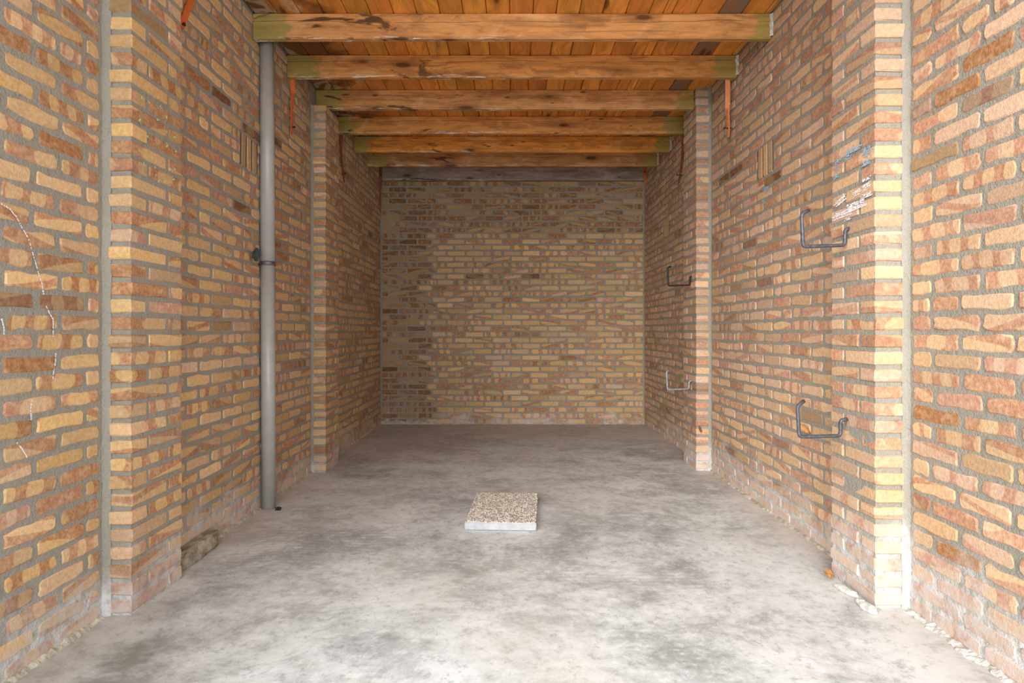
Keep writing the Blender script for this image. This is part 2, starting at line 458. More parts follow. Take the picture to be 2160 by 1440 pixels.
def wall_brick(frame, u0, u1, v0, v1, h, rnd, prm, wav=None, ragged=0.0022):
    """one brick face: 16-point worn outline standing proud of the mortar plane"""
    O, U, N = frame
    uc, vc = (u0 + u1) / 2, (v0 + v1) / 2
    hu, hv = (u1 - u0) / 2, (v1 - v0) / 2
    r = min(0.010, hv * 0.4, hu * 0.4) * rnd.uniform(0.5, 1.1)
    base = []
    for k in range(4):
        sx, sy = ((1, -1), (1, 1), (-1, 1), (-1, -1))[k]
        c1, c2 = (sx * hu, sy * (hv - r)), (sx * (hu - r), sy * hv)
        if k in (1, 3): base += [c1, c2]
        else: base += [c2, c1]
        if k == 0: base.append((hu, 0))
        elif k == 2: base.append((-hu, 0))
        elif k == 1: base += [(hu * t, hv) for t in (0.5, 0.0, -0.5)]
        else: base += [(hu * t, -hv) for t in (-0.5, 0.0, 0.5)]
    nb = len(base)
    ta, tb = rnd.uniform(-0.0016, 0.0016), rnd.uniform(-0.0012, 0.0012)
    ins = min(0.0058, hv * 0.28)
    v, buv = [], []
    jit = [(rnd.gauss(0, ragged * 0.7), rnd.gauss(0, ragged)) for _ in base]
    for ring in range(2):
        for (a, b), (ja, jb) in zip(base, jit):
            a, b = a + ja, b + jb
            if ring == 1:
                a *= (hu - ins) / hu; b *= (hv - ins) / hv
            w = wav(uc + a) if wav else 0
            n = -0.0012 if ring == 0 else h + ta * a / hu + tb * b / hv
            v.append(O + U * (uc + a) + Vector((0, 0, vc + b + w)) + N * n)
            buv.append((max(-1, min(1, a / max(hu, 0.06))), b / hv, prm[2]))
    f = []
    flip = U.cross(Vector((0, 0, 1))).dot(N) < 0
    for i in range(nb):
        j = (i + 1) % nb
        f.append((i, j, nb + j, nb + i))
    f.append(tuple(range(nb, 2 * nb)))
    if flip: f = [q[::-1] for q in f]
    sm = [True] * nb + [False]
    return v, f, sm, buv, prm

def box_brick(a, b, mapf, rnd, prm, jit=0.0018, ch=0.0040):
    lv = cham_verts(a, b, ch, jit, rnd)
    buv = []
    for q in lv:
        tu = ((q[0] - a[0]) - (q[1] - a[1]) * 0.9) / max(b[0] - a[0], 0.1)
        buv.append((max(-1, min(1, 2 * tu - 0.6)), 2 * (q[2] - a[2]) / (b[2] - a[2]) - 1, prm[2]))
    return [mapf(q) for q in lv], CHF, [False] * len(CHF), buv, prm

def emit_brick(name, data, parent):
    v, f, sm, buv, prm = data
    return mesh_obj(name, v, f, M_BRICK, parent, sm,
                    {'buv': buv, 'bp': [prm[0]] * len(v), 'bq': [prm[1]] * len(v)})
def emit_stuff(name, datas, parent):
    V, Fc, SM, A, B, Q = [], [], [], [], [], []
    for v, f, sm, buv, prm in datas:
        o = len(V)
        V += v; Fc += [tuple(i + o for i in q) for q in f]; SM += sm; A += buv
        B += [prm[0]] * len(v); Q += [prm[1]] * len(v)
    o = mesh_obj(name, V, Fc, M_BRICK, parent, SM, {'buv': A, 'bp': B, 'bq': Q})
    o['kind'] = 'stuff'
    return o
def shown(v):
    """pixel area of a brick inside the frame"""
    xs, ys = [], []
    for p in v[:16]:
        if p[1] < 0.3: return 0
        x, y = pix(p); xs.append(min(2160, max(0, x))); ys.append(min(1440, max(0, y)))
    return (max(xs) - min(xs)) * (max(ys) - min(ys))

MARKED = [(415, 175, 'red'), (455, 207, 'dark'), (505, 440, 'dark'), (594, 541, 'red'), (70, 765, 'red'), (30, 97, 'red'), (215, 152, 'red'),
          (592, 300, 'dark'), (530, 282, 'dark'), (1695, 298, 'dark'), (1632, 368, 'dark'), (1560, 350, 'dark'), (1530, 370, 'dark'), (120, 300, 'red'),
          (2040, 190, 'red'), (2100, 115, 'red'), (2020, 1190, 'red'), (1975, 860, 'red'),
          (997, 580, 'dark'), (1113, 580, 'dark'), (1176, 496, 'red'), (872, 508, 'dark'), (925, 604, 'red'), (1283, 483, 'dark'), (930, 496, 'red'), (1081, 630, 'red')]
def mark(d):
    v, f, sm, buv, prm = d
    lo = [min(p[i] for p in v[:16]) for i in range(3)]; hi = [max(p[i] for p in v[:16]) for i in range(3)]
    for (x, y, kd) in MARKED:
        if hi[0] - lo[0] < 0.02:
            if (x < VX) != (lo[0] < 0) or abs(x - VX) < 290: continue
            q = on_x(x, y, lo[0]); ok = lo[1] < q.y < hi[1] and lo[2] < q.z < hi[2]
        else:
            q = at_depth(x, y, YB); ok = lo[0] < q.x < hi[0] and lo[2] < q.z < hi[2] and abs(x - VX) < 290
        if ok:
            tone = 0.92 if kd == 'red' else 0.50
            prm = (prm[0], (1.5 if kd == 'red' else 0.3, 0.05, 0.0), tone)
            return v, f, sm, [(a, b, tone) for a, b, c in buv], prm
    return d
def split_row(a, b, joints):
    js = [j for j in joints if a + 0.035 < j < b - 0.035]
    return list(zip([a] + js, js + [b]))

ZTOP = CEIL
NROW = int(ZTOP / C) + 1

# ------------------------------------------------------------------ floor and ground outside
v, f = box((-1.75, Y0, -0.12), (1.75, YB + 0.1, 0.0))
floor = struct(mesh_obj('floor', v, f, M_FLOOR), 'mottled grey trowelled concrete garage floor', 'floor')
v, f = box((-14, -16, -0.16), (14, Y0, -0.005))
ground = struct(mesh_obj('ground_outside', v, f, M_PAVE), 'pale paved ground in front of the garage opening', 'ground')

# ------------------------------------------------------------------ ceiling with planks
v, f = box((-1.72, Y0, CEIL + 0.021), (1.72, YB + 0.1, CEIL + 0.12))
ceiling = struct(mesh_obj('ceiling', v, f, M_ROOF), 'orange-stained tongue and groove plank ceiling', 'ceiling')
PW = 0.1408
for i in range(-12, 12):
    x0 = -0.020 + i * PW
    x1 = x0 + PW
    if x1 < -1.57 or x0 > 1.56: continue
    x0c, x1c = max(x0, -1.578), min(x1, 1.568)
    cuts = [(x0c, x1c)]
    if i == 6: cuts = [(x0c, x0c + 0.085), (x0c + 0.085, x1c)]
    for (p, q) in cuts:
        if q - p < 0.02: continue
        pl = mesh_obj('plank', cham_verts((p + 0.0016, Y0, CEIL), (q - 0.0016, YB, CEIL + 0.02), 0.0055), CHF, M_PLANK, ceiling)
        t = R.uniform(0.68, 1.12)
        pl.color = (0.92 * t, 0.365 * t * R.uniform(0.86, 1.10), 0.066 * t, 1)
        if i == 9: pl.color = (0.20, 0.15, 0.12, 1)

# ------------------------------------------------------------------ walls
class Sec: pass
def build_side(side):
    left = side == 'left'
    X = XL if left else XR
    yA, yBk = Y0, YB
    O = Vector((X(yA), yA, 0))
    U = (Vector((X(yBk), yBk, 0)) - O).normalized()
    N = Vector((0, 0, 1)).cross(U)
    if (N.x > 0) != left: N = -N
    frame = (O, U, N)
    th = 0.14
    p = [O, O + U * (yBk - yA)]
    q = [p[0] - N * th, p[1] - N * th]
    vv = [p[0], p[1], q[1], q[0]]
    verts = [a + Vector((0, 0, -0.05)) for a in vv] + [a + Vector((0, 0, CEIL + 0.02)) for a in vv]
    faces = [(0,1,2,3),(4,7,6,5),(0,4,5,1),(1,5,6,2),(2,6,7,3),(3,7,4,0)]
    if left: faces = [t[::-1] for t in faces]
    wall = struct(mesh_obj('wall_' + side, verts, faces, M_MORTAR),
                  'yellow and red brick side wall on the %s, %s' % (side, 'with the grey drainpipe' if left else 'with the iron hooks'), 'wall')
    rnd = random.Random(11 if left else 12)
    bricks = []
    # pilaster positions along y
    pil = [(2.206, 2.546), (4.445, 4.775)] if left else [(2.264, 2.578), (4.495, 4.825)]
    proj = [0.100, 0.112] if left else [0.128, 0.118]
    # vent slots (y0, y1, first row)
    vents = [(3.290, 3.500, 30)] if left else [(3.420, 3.630, 30), (5.70, 5.91, 30)]
    if left:
        phase = {0: ((2.101, 0.2205), (1.980, 0.2225)), 1: ((2.858, 0.2285), (2.973, 0.2265)), 2: ((5.02, 0.226), (5.13, 0.226))}
    else:
        phase = {0: ((1.996, 0.2235), (2.125, 0.2230)), 1: ((2.869, 0.2250), (2.983, 0.2230)), 2: ((5.05, 0.224), (5.16, 0.224))}
    secs = [(yA + 0.004, pil[0][0] - 0.024), (pil[0][1] + 0.012, pil[1][0] - 0.020), (pil[1][1] + 0.010, yBk - 0.008)]
    sd = 3.0 if left else 9.0
    for row in range(NROW):
        zb, zt = row * C, row * C + C
        if zt > CEIL + 0.03: continue
        zt = min(zt, CEIL - 0.002 + 0.012)
        for si, (a, b) in enumerate(secs):
            st, ln = phase[si][0 if row % 2 else 1]
            drift = 0.018 * noise.noise(Vector((row * 0.21, si * 5.1, sd)))
            st += drift
            k0 = math.floor((a - st) / ln) - 1
            joints = [st + ln * k for k in range(k0, k0 + 60) if st + ln * k < b]
            spans = split_row(a, b, joints)
            for (p0, p1) in spans:
                seglist = [(p0, p1)]
                for (w0, w1, r0) in vents:
                    if r0 <= row < r0 + 3:
                        new = []
                        for (s0, s1) in seglist:
                            if s1 <= w0 or s0 >= w1: new.append((s0, s1)); continue
                            if s0 < w0 - 0.03: new.append((s0, w0))
                            if s1 > w1 + 0.03: new.append((w1, s1))
                        seglist = new
                for (s0, s1) in seglist:
                    if s1 - s0 < 0.03: continue
                    jw = (0.0086 if left else 0.0075) + rnd.uniform(-0.001, 0.003)
                    bj = (0.0084 if left else 0.0074) + rnd.uniform(-0.0012, 0.0016)
                    if s1 - s0 > 0.15 and rnd.random() < 0.03:
                        cutp = s0 + (s1 - s0) * rnd.uniform(0.4, 0.6); parts = [(s0, cutp), (cutp, s1)]
                    else: parts = [(s0, s1)]
                    for (t0, t1) in parts:
                        u0, u1 = t0 + jw - yA, t1 - jw - yA
                        if u1 - u0 < 0.02: continue
                        dark = 0.0
                        red = 0.10 if t0 < 2.3 else 0.0
                        prm = brick_params(rnd, dark, red)
                        if not left:
                            prm = (prm[0], (prm[1][0], prm[1][1], min(1, prm[1][2] + 0.40)), prm[2])
                        h = (0.0030 if left else 0.0034) + rnd.uniform(-0.0015, 0.0022)
                        wv = lambda u, r=row: course_wave(r, u, 0.0045, sd)
                        bricks.append(wall_brick(frame, u0, u1, zb + bj, zt - bj, h, rnd, prm, wv, 0.0026 if left else 0.0030))
    for (w0, w1, r0) in vents:                       # three bricks stood on end over the open vent
        wd = (w1 - w0) / 3.2
        for k in range(3):
            t0 = w0 + 0.008 + k * wd * 1.07
            prm = brick_params(rnd)
            bricks.append(wall_brick(frame, t0 - yA, t0 + wd * 0.86 - yA, r0 * C + 0.005, (r0 + 3) * C - 0.006, 0.006, rnd,
                                     ((0.6, 0.3, prm[0][2]), (-1.3, prm[1][1], 0.35), prm[2] * 0.82), None))
        for t in (w0, w0 + wd * 0.99, w0 + wd * 2.06, w1 - 0.003):                   # flat black strips painted for the shade inside the open perpends
            vv = [wall_pt(frame, t - yA + du, z, 0.0035) for du, z in ((0, r0*C+0.012), (0.007, r0*C+0.010), (0.009, (r0+3)*C-0.012), (0.001, (r0+3)*C-0.010))]
            ob = mesh_obj('vent_gap', vv, [(0,1,2,3)] if left else [(3,2,1,0)], M_DIRT_GAP, wall)
    bricks = [mark(d) for d in bricks]
    order = sorted(range(len(bricks)), key=lambda i: -shown(bricks[i][0]))
    single = set(order[:300])
    emit_stuff('brick_field', [b for i, b in enumerate(bricks) if i not in single], wall)
    for i in sorted(single): emit_brick('brick', bricks[i], wall)
    # pilasters
    for pi, ((a, b), pr) in enumerate(zip(pil, proj)):
        top = CEIL if not (left and pi == 1) else BEAMZ - 0.004
        mapf = lambda q, a=a: O + U * (a + q[0] - yA) + N * q[1] + Vector((0, 0, q[2]))
        ln = b - a
        core = [mapf(q) for q in box((0.006, -0.01, -0.02), (ln - 0.006, pr - 0.0035, top))[0]]
        fc = box((0,0,0),(1,1,1))[1]
        if not left: pass
        # winding: (U,N,Z) is left-handed on the left wall
        hand = U.cross(N).z
        if hand < 0: fc = [t[::-1] for t in fc]
        pilo = mesh_obj('pilaster', core, fc, M_MORTAR, wall)
        pilo['label'] = 'brick pilaster %s the opening' % ('nearest to' if pi == 0 else 'farther from')
        for row in range(NROW):
            zb = row * C
            if zb + C > top + 0.02: continue
            bj = 0.0088
            head = 0.104
            if row % 2: cuts = [(0.0, head), (head, ln)]
            else: cuts = [(0.0, ln - head), (ln - head, ln)]
            for (c0, c1) in cuts:
                g0 = 0.0 if c0 == 0 else 0.0085
                g1 = 0.0 if c1 == ln else 0.0085
                prm = brick_params(rnd, 0, 0.08)
                if not left: prm = (prm[0], (prm[1][0], prm[1][1], min(1, prm[1][2] + 0.45)), prm[2])
                off = rnd.uniform(-0.003, 0.003)
                nr = rnd.uniform(-0.003, 0.003) if c0 == 0 else 0
                fr_ = rnd.uniform(-0.004, 0.004) if c1 == ln else 0
                d = box_brick((c0 + g0 + nr, -0.004 + 0.012, zb + bj), (c1 - g1 + fr_, pr + off, zb + C - bj), mapf, rnd, prm)
                if hand < 0: d = (d[0], [t[::-1] for t in d[1]], d[2], d[3], d[4])
                emit_brick('brick', d, pilo)
        # mortar fillet where the near face meets the wall
        n = 60; V2 = []; F2 = []
        for i in range(n + 1):
            z = top * i / n
            w = 0.020 + 0.007 * noise.noise(Vector((z * 9, pi * 4, sd))); dd = 0.022 + 0.006 * noise.noise(Vector((z * 11, 7, sd + pi)))
            for (uu, nn) in ((-w, 0.0008), (-w * 0.45, dd * 0.22), (-0.004, dd * 0.6), (0.001, dd)):
                V2.append(mapf((uu, nn, z)))
        for i in range(n):
            for j in range(3):
                q = (i*4+j, i*4+j+1, i*4+j+5, i*4+j+4)
                F2.append(q if hand > 0 else q[::-1])
        mesh_obj('mortar_fillet', V2, F2, M_MORTAR, pilo, True)
    return wall, frame
def wall_pt(frame, u, z, n):
    O, U, N = frame
    return O + U * u + N * n + Vector((0, 0, z))

wall_left, FL = build_side('left')
wall_right, FR = build_side('right')

def build_back():
    O = Vector((XL(YB), YB, 0)); U = Vector((1, 0, 0)); N = Vector((0, -1, 0))
    wd = XR(YB) - XL(YB)
    v, f = box((O.x - 0.15, YB, -0.05), (O.x + wd + 0.15, YB + 0.14, CEIL + 0.02))
    wall = struct(mesh_obj('wall_back', v, f, M_MORTAR), 'yellow brick back wall facing the opening', 'wall')
    rnd = random.Random(5)
    odd = [-1.358, -1.133, -0.96, -0.788] + [-0.5655 + L * k for k in range(12)]
    even = [-1.476, -1.253, -1.022, -0.902, -0.700] + [-0.472 + L * k for k in range(12)]
    bricks = []
    for row in range(NROW):
        zb = row * C
        if zb + C > CEIL: continue
        dr = 0.016 * noise.noise(Vector((row * 0.4, 2.2, 8.8)))
        js = [j + dr for j in (odd if row % 2 else even)]
        for (s0, s1) in split_row(O.x + 0.008, O.x + wd - 0.008, js):
            jw = 0.0078 + rnd.uniform(0, 0.0025); bj = 0.0076 + rnd.uniform(-0.001, 0.0012)
            xm, zm = (s0 + s1) / 2, zb + C / 2
            # darker, redder margin on the left and along the top
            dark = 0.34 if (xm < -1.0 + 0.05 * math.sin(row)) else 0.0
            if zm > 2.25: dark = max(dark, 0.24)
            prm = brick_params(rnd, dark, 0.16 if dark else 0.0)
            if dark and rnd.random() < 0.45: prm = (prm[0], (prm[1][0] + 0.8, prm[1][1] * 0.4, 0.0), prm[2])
            if 0.35 < zm < 0.85: 
                if rnd.random() < 0.35: prm = (prm[0], (prm[1][0] + 0.5, prm[1][1], prm[1][2]), prm[2])
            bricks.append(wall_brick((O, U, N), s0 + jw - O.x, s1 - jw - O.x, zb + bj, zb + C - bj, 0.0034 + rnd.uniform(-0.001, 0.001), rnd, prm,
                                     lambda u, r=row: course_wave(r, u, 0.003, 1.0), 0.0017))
    bricks = [mark(d) for d in bricks]
    order = sorted(range(len(bricks)), key=lambda i: (-round(shown(bricks[i][0]) / 60), -(abs(sum(p[0] for p in bricks[i][0][:16]) / 16) < 9), i))
    single = set(order[:300])
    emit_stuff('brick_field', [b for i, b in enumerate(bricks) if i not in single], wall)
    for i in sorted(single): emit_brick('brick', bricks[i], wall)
    # mortar fillets up both back corners
    for s, x in ((1, O.x), (-1, O.x + wd)):
        n = 50; V2 = []; F2 = []
        for i in range(n + 1):
            z = (BEAMZ + 0.1) * i / n
            w = 0.016 + 0.005 * noise.noise(Vector((z * 9, s, 2)))
            V2 += [Vector((x + s * (w + 0.006), YB - 0.001, z)), Vector((x + s * 0.006, YB - w * 0.5, z)), Vector((x + s * 0.001, YB - w - 0.008, z))]
        for i in range(n):
            for j in range(2):
                q = (i*3+j, i*3+j+1, i*3+j+4, i*3+j+3)
                F2.append(q if s < 0 else q[::-1])
        mesh_obj('mortar_fillet', V2, F2, M_MORTAR, wall, True)
    return wall
wall_back = build_back()

def lump(name, cx, cy, sx, sy, sz, mat, seed, parent=None, z0=0.0, rz=0.0, amp=0.25, sub=3, broken=False):
    bm = bmesh.new(); bmesh.ops.create_icosphere(bm, subdivisions=sub, radius=1.0)
    for v in bm.verts:
        p = v.co
        q = Vector((math.copysign(abs(p.x) ** 0.7, p.x), math.copysign(abs(p.y) ** 0.7, p.y), math.copysign(abs(p.z) ** 0.75, p.z)))
        q *= 1 + amp * noise.noise(q * 1.6 + Vector((seed, 0, 0))) + amp * 0.5 * noise.noise(q * 5 + Vector((0, seed, 0)))
        if broken:
            q *= 1 + 0.10 * noise.noise(q * 11 + Vector((seed, 3, 0)))
            q.z = min(q.z, 0.72 + 0.16 * noise.noise(Vector((q.x * 2, q.y * 3, seed)))); q.x = min(q.x, 0.95 - 0.28 * q.z + 0.2 * noise.noise(Vector((q.y * 4, q.z * 3, seed))))
        q = Matrix.Rotation(rz, 3, 'Z') @ Vector((q.x * sx, q.y * sy, q.z * sz))
        v.co = Vector((cx, cy, z0 + sz * 0.55)) + q
        if v.co.z < z0 + 0.0015: v.co.z = z0 + 0.0015
    me = bpy.data.meshes.new(name); bm.to_mesh(me); bm.free(); me.materials.append(mat)
    o = bpy.data.objects.new(name, me); COL.objects.link(o)
    if parent: o.parent = parent
    return o
# ------------------------------------------------------------------ crumbling mortar along the foot of the walls
def ridge(name, pts, wmin, wmax, hmin, hmax, mat, parent, inward, seed):
    n = len(pts); V, Fc = [], []
    prof = ((0.0, 1.0), (0.35, 0.8), (0.75, 0.35), (1.0, -0.05))
    for i, p in enumerate(pts):
        a = 0.5 + 0.5 * noise.noise(Vector((p[0] * 7, p[1] * 9, seed)))
        b = 0.5 + 0.5 * noise.noise(Vector((p[0] * 17, p[1] * 21, seed + 3))) + 0.22 * noise.noise(Vector((0, p[1] * 47, seed + 5)))
        a += 0.25 * noise.noise(Vector((0, p[1] * 38, seed + 9)))
        w, h = wmin + (wmax - wmin) * a, hmin + (hmax - hmin) * b
        for (s, t) in prof:
            q = Vector(p) + Vector(inward) * (w * s)
            q.z = max(-0.004, h * t + 0.006 * noise.noise(q * 60))
            V.append(q)
    for i in range(n - 1):
        for j in range(3):
            k = i * 4 + j
            Fc.append((k, k + 1, k + 5, k + 4))
    o = mesh_obj(name, V, Fc, mat, parent)
    bm = bmesh.new(); bm.from_mesh(o.data); bmesh.ops.recalc_face_normals(bm, faces=bm.faces)
    if sum((fc.normal.z for fc in bm.faces)) < 0: bmesh.ops.reverse_faces(bm, faces=bm.faces)
    bm.to_mesh(o.data); bm.free()
    return o
def run(fn, a, b, n): return [(fn(a + (b - a) * i / n), a + (b - a) * i / n, 0) for i in range(n + 1)]
ridge('mortar_skirt', run(XL, 0.42, 2.18, 220), 0.004, 0.034, -0.004, 0.034, M_CREST, wall_left, (1, 0, 0), 1)
ridge('mortar_skirt', run(XL, 2.97, 4.43, 70), 0.006, 0.035, 0.004, 0.030, M_CREST, wall_left, (1, 0, 0), 2)
ridge('mortar_skirt', run(XL, 4.79, 6.72, 70), 0.006, 0.030, 0.004, 0.040, M_CREST, wall_left, (1, 0, 0), 3)
ridge('mortar_skirt', run(XR, 0.42, 2.24, 260), 0.004, 0.060, -0.006, 0.026, M_LIME, wall_right, (-1, 0, 0), 4)
ridge('mortar_skirt', run(XR, 2.60, 4.48, 80), 0.006, 0.030, 0.003, 0.022, M_CREST, wall_right, (-1, 0, 0), 5)

ridge('mortar_skirt', [(-1.565 + 0.70 * i / 60, YB, 0) for i in range(61)], 0.004, 0.018, 0.02, 0.075, M_CREST, wall_back, (0, -1, 0), 6)
ridge('mortar_skirt', [(-0.86 + 2.41 * i / 120, YB, 0) for i in range(121)], 0.003, 0.016, -0.004, 0.018, M_CREST, wall_back, (0, -1, 0), 7)
# ------------------------------------------------------------------ ceiling beams
ZB = [3.439, 3.958, 4.529, 5.088, 5.613, 6.097, 6.668]
BTH = [0.044, 0.046, 0.045, 0.045, 0.045, 0.045, 0.070]
BCOL = [(0.68, 0.315, 0.105), (0.75, 0.325, 0.088), (0.69, 0.335, 0.120), (0.76, 0.335, 0.085), (0.86, 0.34, 0.050), (0.57, 0.275, 0.100), (0.37, 0.30, 0.24)]
BLAB = ['broad brown wooden ceiling beam nearest the opening, above the drainpipe top',
        'orange-brown wooden ceiling beam second from the opening with green right end',
        'brown wooden ceiling beam resting on the farther left pilaster, third from the opening',
        'knotty orange wooden ceiling beam with green mould on its left end, fourth from the opening',
        'bright orange knotty wooden ceiling beam, third from the back wall',
        'brown wooden ceiling beam with black rot stain at its left end',
        'grey weathered wooden beam lying against the top of the back wall']
for i, (y, th) in enumerate(zip(ZB, BTH)):
    xl, xr = XL(y) + 0.002, XR(y) - 0.002
    if i == 2: xr = XR(y) - 0.118 - 0.004
    b = mesh_obj('ceiling_beam', cham_verts((xl, y, BEAMZ), (xr, y + th, CEIL - 0.001), 0.005), CHF, M_BEAM)
    b.color = (*BCOL[i], 1)
    tag(b, BLAB[i], 'beam', 'ceiling beams')
# pale mortar packed round the right-hand beam ends
for i, y in enumerate(ZB[:6]):
    if i == 2: continue
    x = XR(y)
    n = 8; V = []; Fc = []
    for j in range(n + 1):
        z = BEAMZ + 0.012 + (CEIL - BEAMZ - 0.02) * j / n
        w = 0.016 + 0.010 * noise.noise(Vector((z * 40, i * 3, 0)))
        V += [(x - w, y - 0.001, z), (x - w * 0.5, y - 0.012, z), (x + 0.001, y - 0.016, z)]
    for j in range(n):
        for kk in range(2): Fc.append((j*3+kk, j*3+kk+1, j*3+kk+4, j*3+kk+3))
    mesh_obj('mortar_pad', V, Fc, M_LIME, wall_right, True)

# ------------------------------------------------------------------ drainpipe
PX, PY = -1.527, 3.552
pipe = empty('drainpipe', (PX, PY, 0))
tag(pipe, 'tall grey plastic drainpipe standing against the left brick wall', 'drainpipe')
def lathe(prof, cx, cy, n=28, lean=0.0):
    V, Fc = [], []
    for (r, z) in prof:
        for s in range(n):
            a = 2 * math.pi * s / n
            V.append((cx + r * math.cos(a) + lean * z, cy + r * math.sin(a), z))
    for i in range(len(prof) - 1):
        for s in range(n):
            t = (s + 1) % n
            Fc.append((i*n+s, i*n+t, (i+1)*n+t, (i+1)*n+s))
    return V, Fc
LEAN = -0.0045
zc = EYE + (VY - 556) * PY / F
def child(o, par):
    o.parent = par; o.matrix_parent_inverse = Matrix.Translation(-par.location); return o
v, f = lathe([(0.0, 0.001), (0.0425, 0.001), (0.0425, zc), (0.0, zc)], PX, PY, 28, LEAN)
child(mesh_obj('lower_pipe', v, f, M_PVC, None, True), pipe)
v, f = lathe([(0.0, zc + 0.001), (0.0425, zc + 0.001), (0.0420, CEIL - 0.004), (0.0, CEIL - 0.004)], PX, PY, 28, LEAN)
child(mesh_obj('upper_pipe', v, f, M_PVC, None, True), pipe)
for o in pipe.children:
    for pg in o.data.polygons:
        if abs(pg.normal.z) > 0.9: pg.use_smooth = False
cl = child(mesh_obj('clamp', *lathe([(0.0425, zc - 0.012), (0.0465, zc - 0.012), (0.0475, zc - 0.004), (0.0450, zc), (0.0475, zc + 0.004), (0.0465, zc + 0.012), (0.0425, zc + 0.012)], PX + LEAN * 0, PY, 28, LEAN), M_CLAMP, None, True), pipe)
v, f = tube([(PX - 0.040, PY - 0.015, zc - 0.006), (PX - 0.068, PY - 0.03, zc - 0.006)], 0.008, 8)
child(mesh_obj('clamp_screw', v, f, M_IRON2, None), pipe)

# ------------------------------------------------------------------ iron hooks on the right pilasters
def hook(pts, y, rad, mat, label):
    P3 = [at_depth(px, py, y) for px, py in pts]
    P3[0].x += 0.012
    P3[-1].y += 0.012
    v, f = tube(P3, rad, 10, 5, 0.016)
    o = mesh_obj('wall_hook', v, f, mat, None, True)
    return tag(o, label, 'hook', 'iron wall hooks')
hook([(1792, 482), (1783, 483), (1782, 517), (1694, 520), (1691, 450), (1709, 442)], 2.44, 0.0080, M_IRON, 'dark iron hook on the nearer right pilaster below the white chalk scribble')
hook([(1781, 884), (1773, 886), (1773, 919), (1686, 921), (1682, 856), (1699, 846)], 2.44, 0.0080, M_IRON, 'dark iron hook low on the nearer right pilaster')
hook([(1459, 583), (1455.3, 584), (1455, 601), (1409.5, 602.5), (1408, 564), (1416, 562)], 4.60, 0.0072, M_IRON2, 'black iron hook high on the farther right pilaster')
hook([(1458.5, 802), (1453.5, 804), (1453, 820), (1408, 821.5), (1405.5, 784), (1413, 781.5)], 4.60, 0.0068, M_IRON3, 'grey iron hook low on the farther right pilaster')

# ------------------------------------------------------------------ strap anchors at the beam ends
def strap(pts, angs, w, th, mat, label, nail=None, nailmat=None):
    """flat bar through pts; angle 0 faces the opening, 90 lies flat on the side wall"""
    n = len(pts); V, Fc = [], []
    root = Vector(pts[0])
    for i, p in enumerate(pts):
        p = Vector(p); a = math.radians(angs[i])
        wv = Vector((math.cos(a), math.sin(a), 0)); tv = Vector((-math.sin(a), math.cos(a), 0))
        ww = w if not isinstance(w, (list, tuple)) else w[i]
        for (s, t) in ((-1, -1), (1, -1), (1, 1), (-1, 1)):
            V.append(p + wv * (s * ww / 2) + tv * (t * th / 2))
    for i in range(n - 1):
        for j in range(4):
            k = (j + 1) % 4
            Fc.append((i*4+j, (i+1)*4+j, (i+1)*4+k, i*4+k))
    Fc += [(0, 1, 2, 3), tuple((n-1)*4 + j for j in (3, 2, 1, 0))]
    e = empty('strap_anchor', root)
    tag(e, label, 'anchor', 'steel strap anchors')
    o = mesh_obj('strap', V, Fc, mat); child(o, e)
    bm = bmesh.new(); bm.from_mesh(o.data); bmesh.ops.recalc_face_normals(bm, faces=bm.faces); bm.to_mesh(o.data); bm.free()
    if nail:
        a, b = Vector(nail[0]), Vector(nail[1])
        v, f = tube([a, b], 0.0035, 8)
        v2, f2 = tube([b, b + (b - a).normalized() * 0.005], 0.009, 8)
        k = len(v)
        child(mesh_obj('nail', v + v2, f + [tuple(i + k for i in q) for q in f2], nailmat or M_RUSTD), e)
    return e
def lin(a, b, n): return [Vector(a).lerp(Vector(b), i / n) for i in range(n + 1)]

# near left: leans across the wall just past the nearer pilaster
p = lin((XL(2.8) + 0.013, 2.90, 3.0), (XL(2.7) + 0.012, 2.688, 2.545), 8)
strap(p, [90] * 9, 0.040, 0.006, M_ORANGE, 'orange painted steel strap leaning beside the nearer left pilaster at the ceiling',
      ((XL(2.7) + 0.001, 2.69, 2.558), (XL(2.7) + 0.024, 2.69, 2.558)))
# behind the second beam, left and right: twisted halfway
y = ZB[1] + BTH[1] + 0.008
xs = XL(y) + 0.022
p = [(xs, y, z) for z in (3.0, 2.87, 2.832, 2.812, 2.795, 2.778)] + [(xs - 0.006, y + 0.004, 2.65), (xs - 0.009, y + 0.006, 2.50)]
strap(p, [0, 0, 8, 30, 62, 84, 90, 90], 0.034, 0.006, M_ORANGE, 'orange twisted steel strap hanging below the second beam on the left wall',
      ((xs - 0.02, y + 0.01, 2.545), (xs + 0.012, y - 0.002, 2.545)))
xs = XR(y) - 0.052
p = [(xs, y, z) for z in (3.0, 2.87, 2.75, 2.705, 2.68, 2.665)] + [(xs + 0.012, y + 0.02, 2.58), (xs + 0.018, y + 0.04, 2.485)]
strap(p, [0, 0, 0, -15, -50, -82, -88, -88], 0.034, 0.007, M_ORANGE2, 'faded orange twisted steel strap hanging below the second beam on the right wall',
      ((xs + 0.04, y + 0.02, 2.545), (xs - 0.012, y + 0.02, 2.545)))
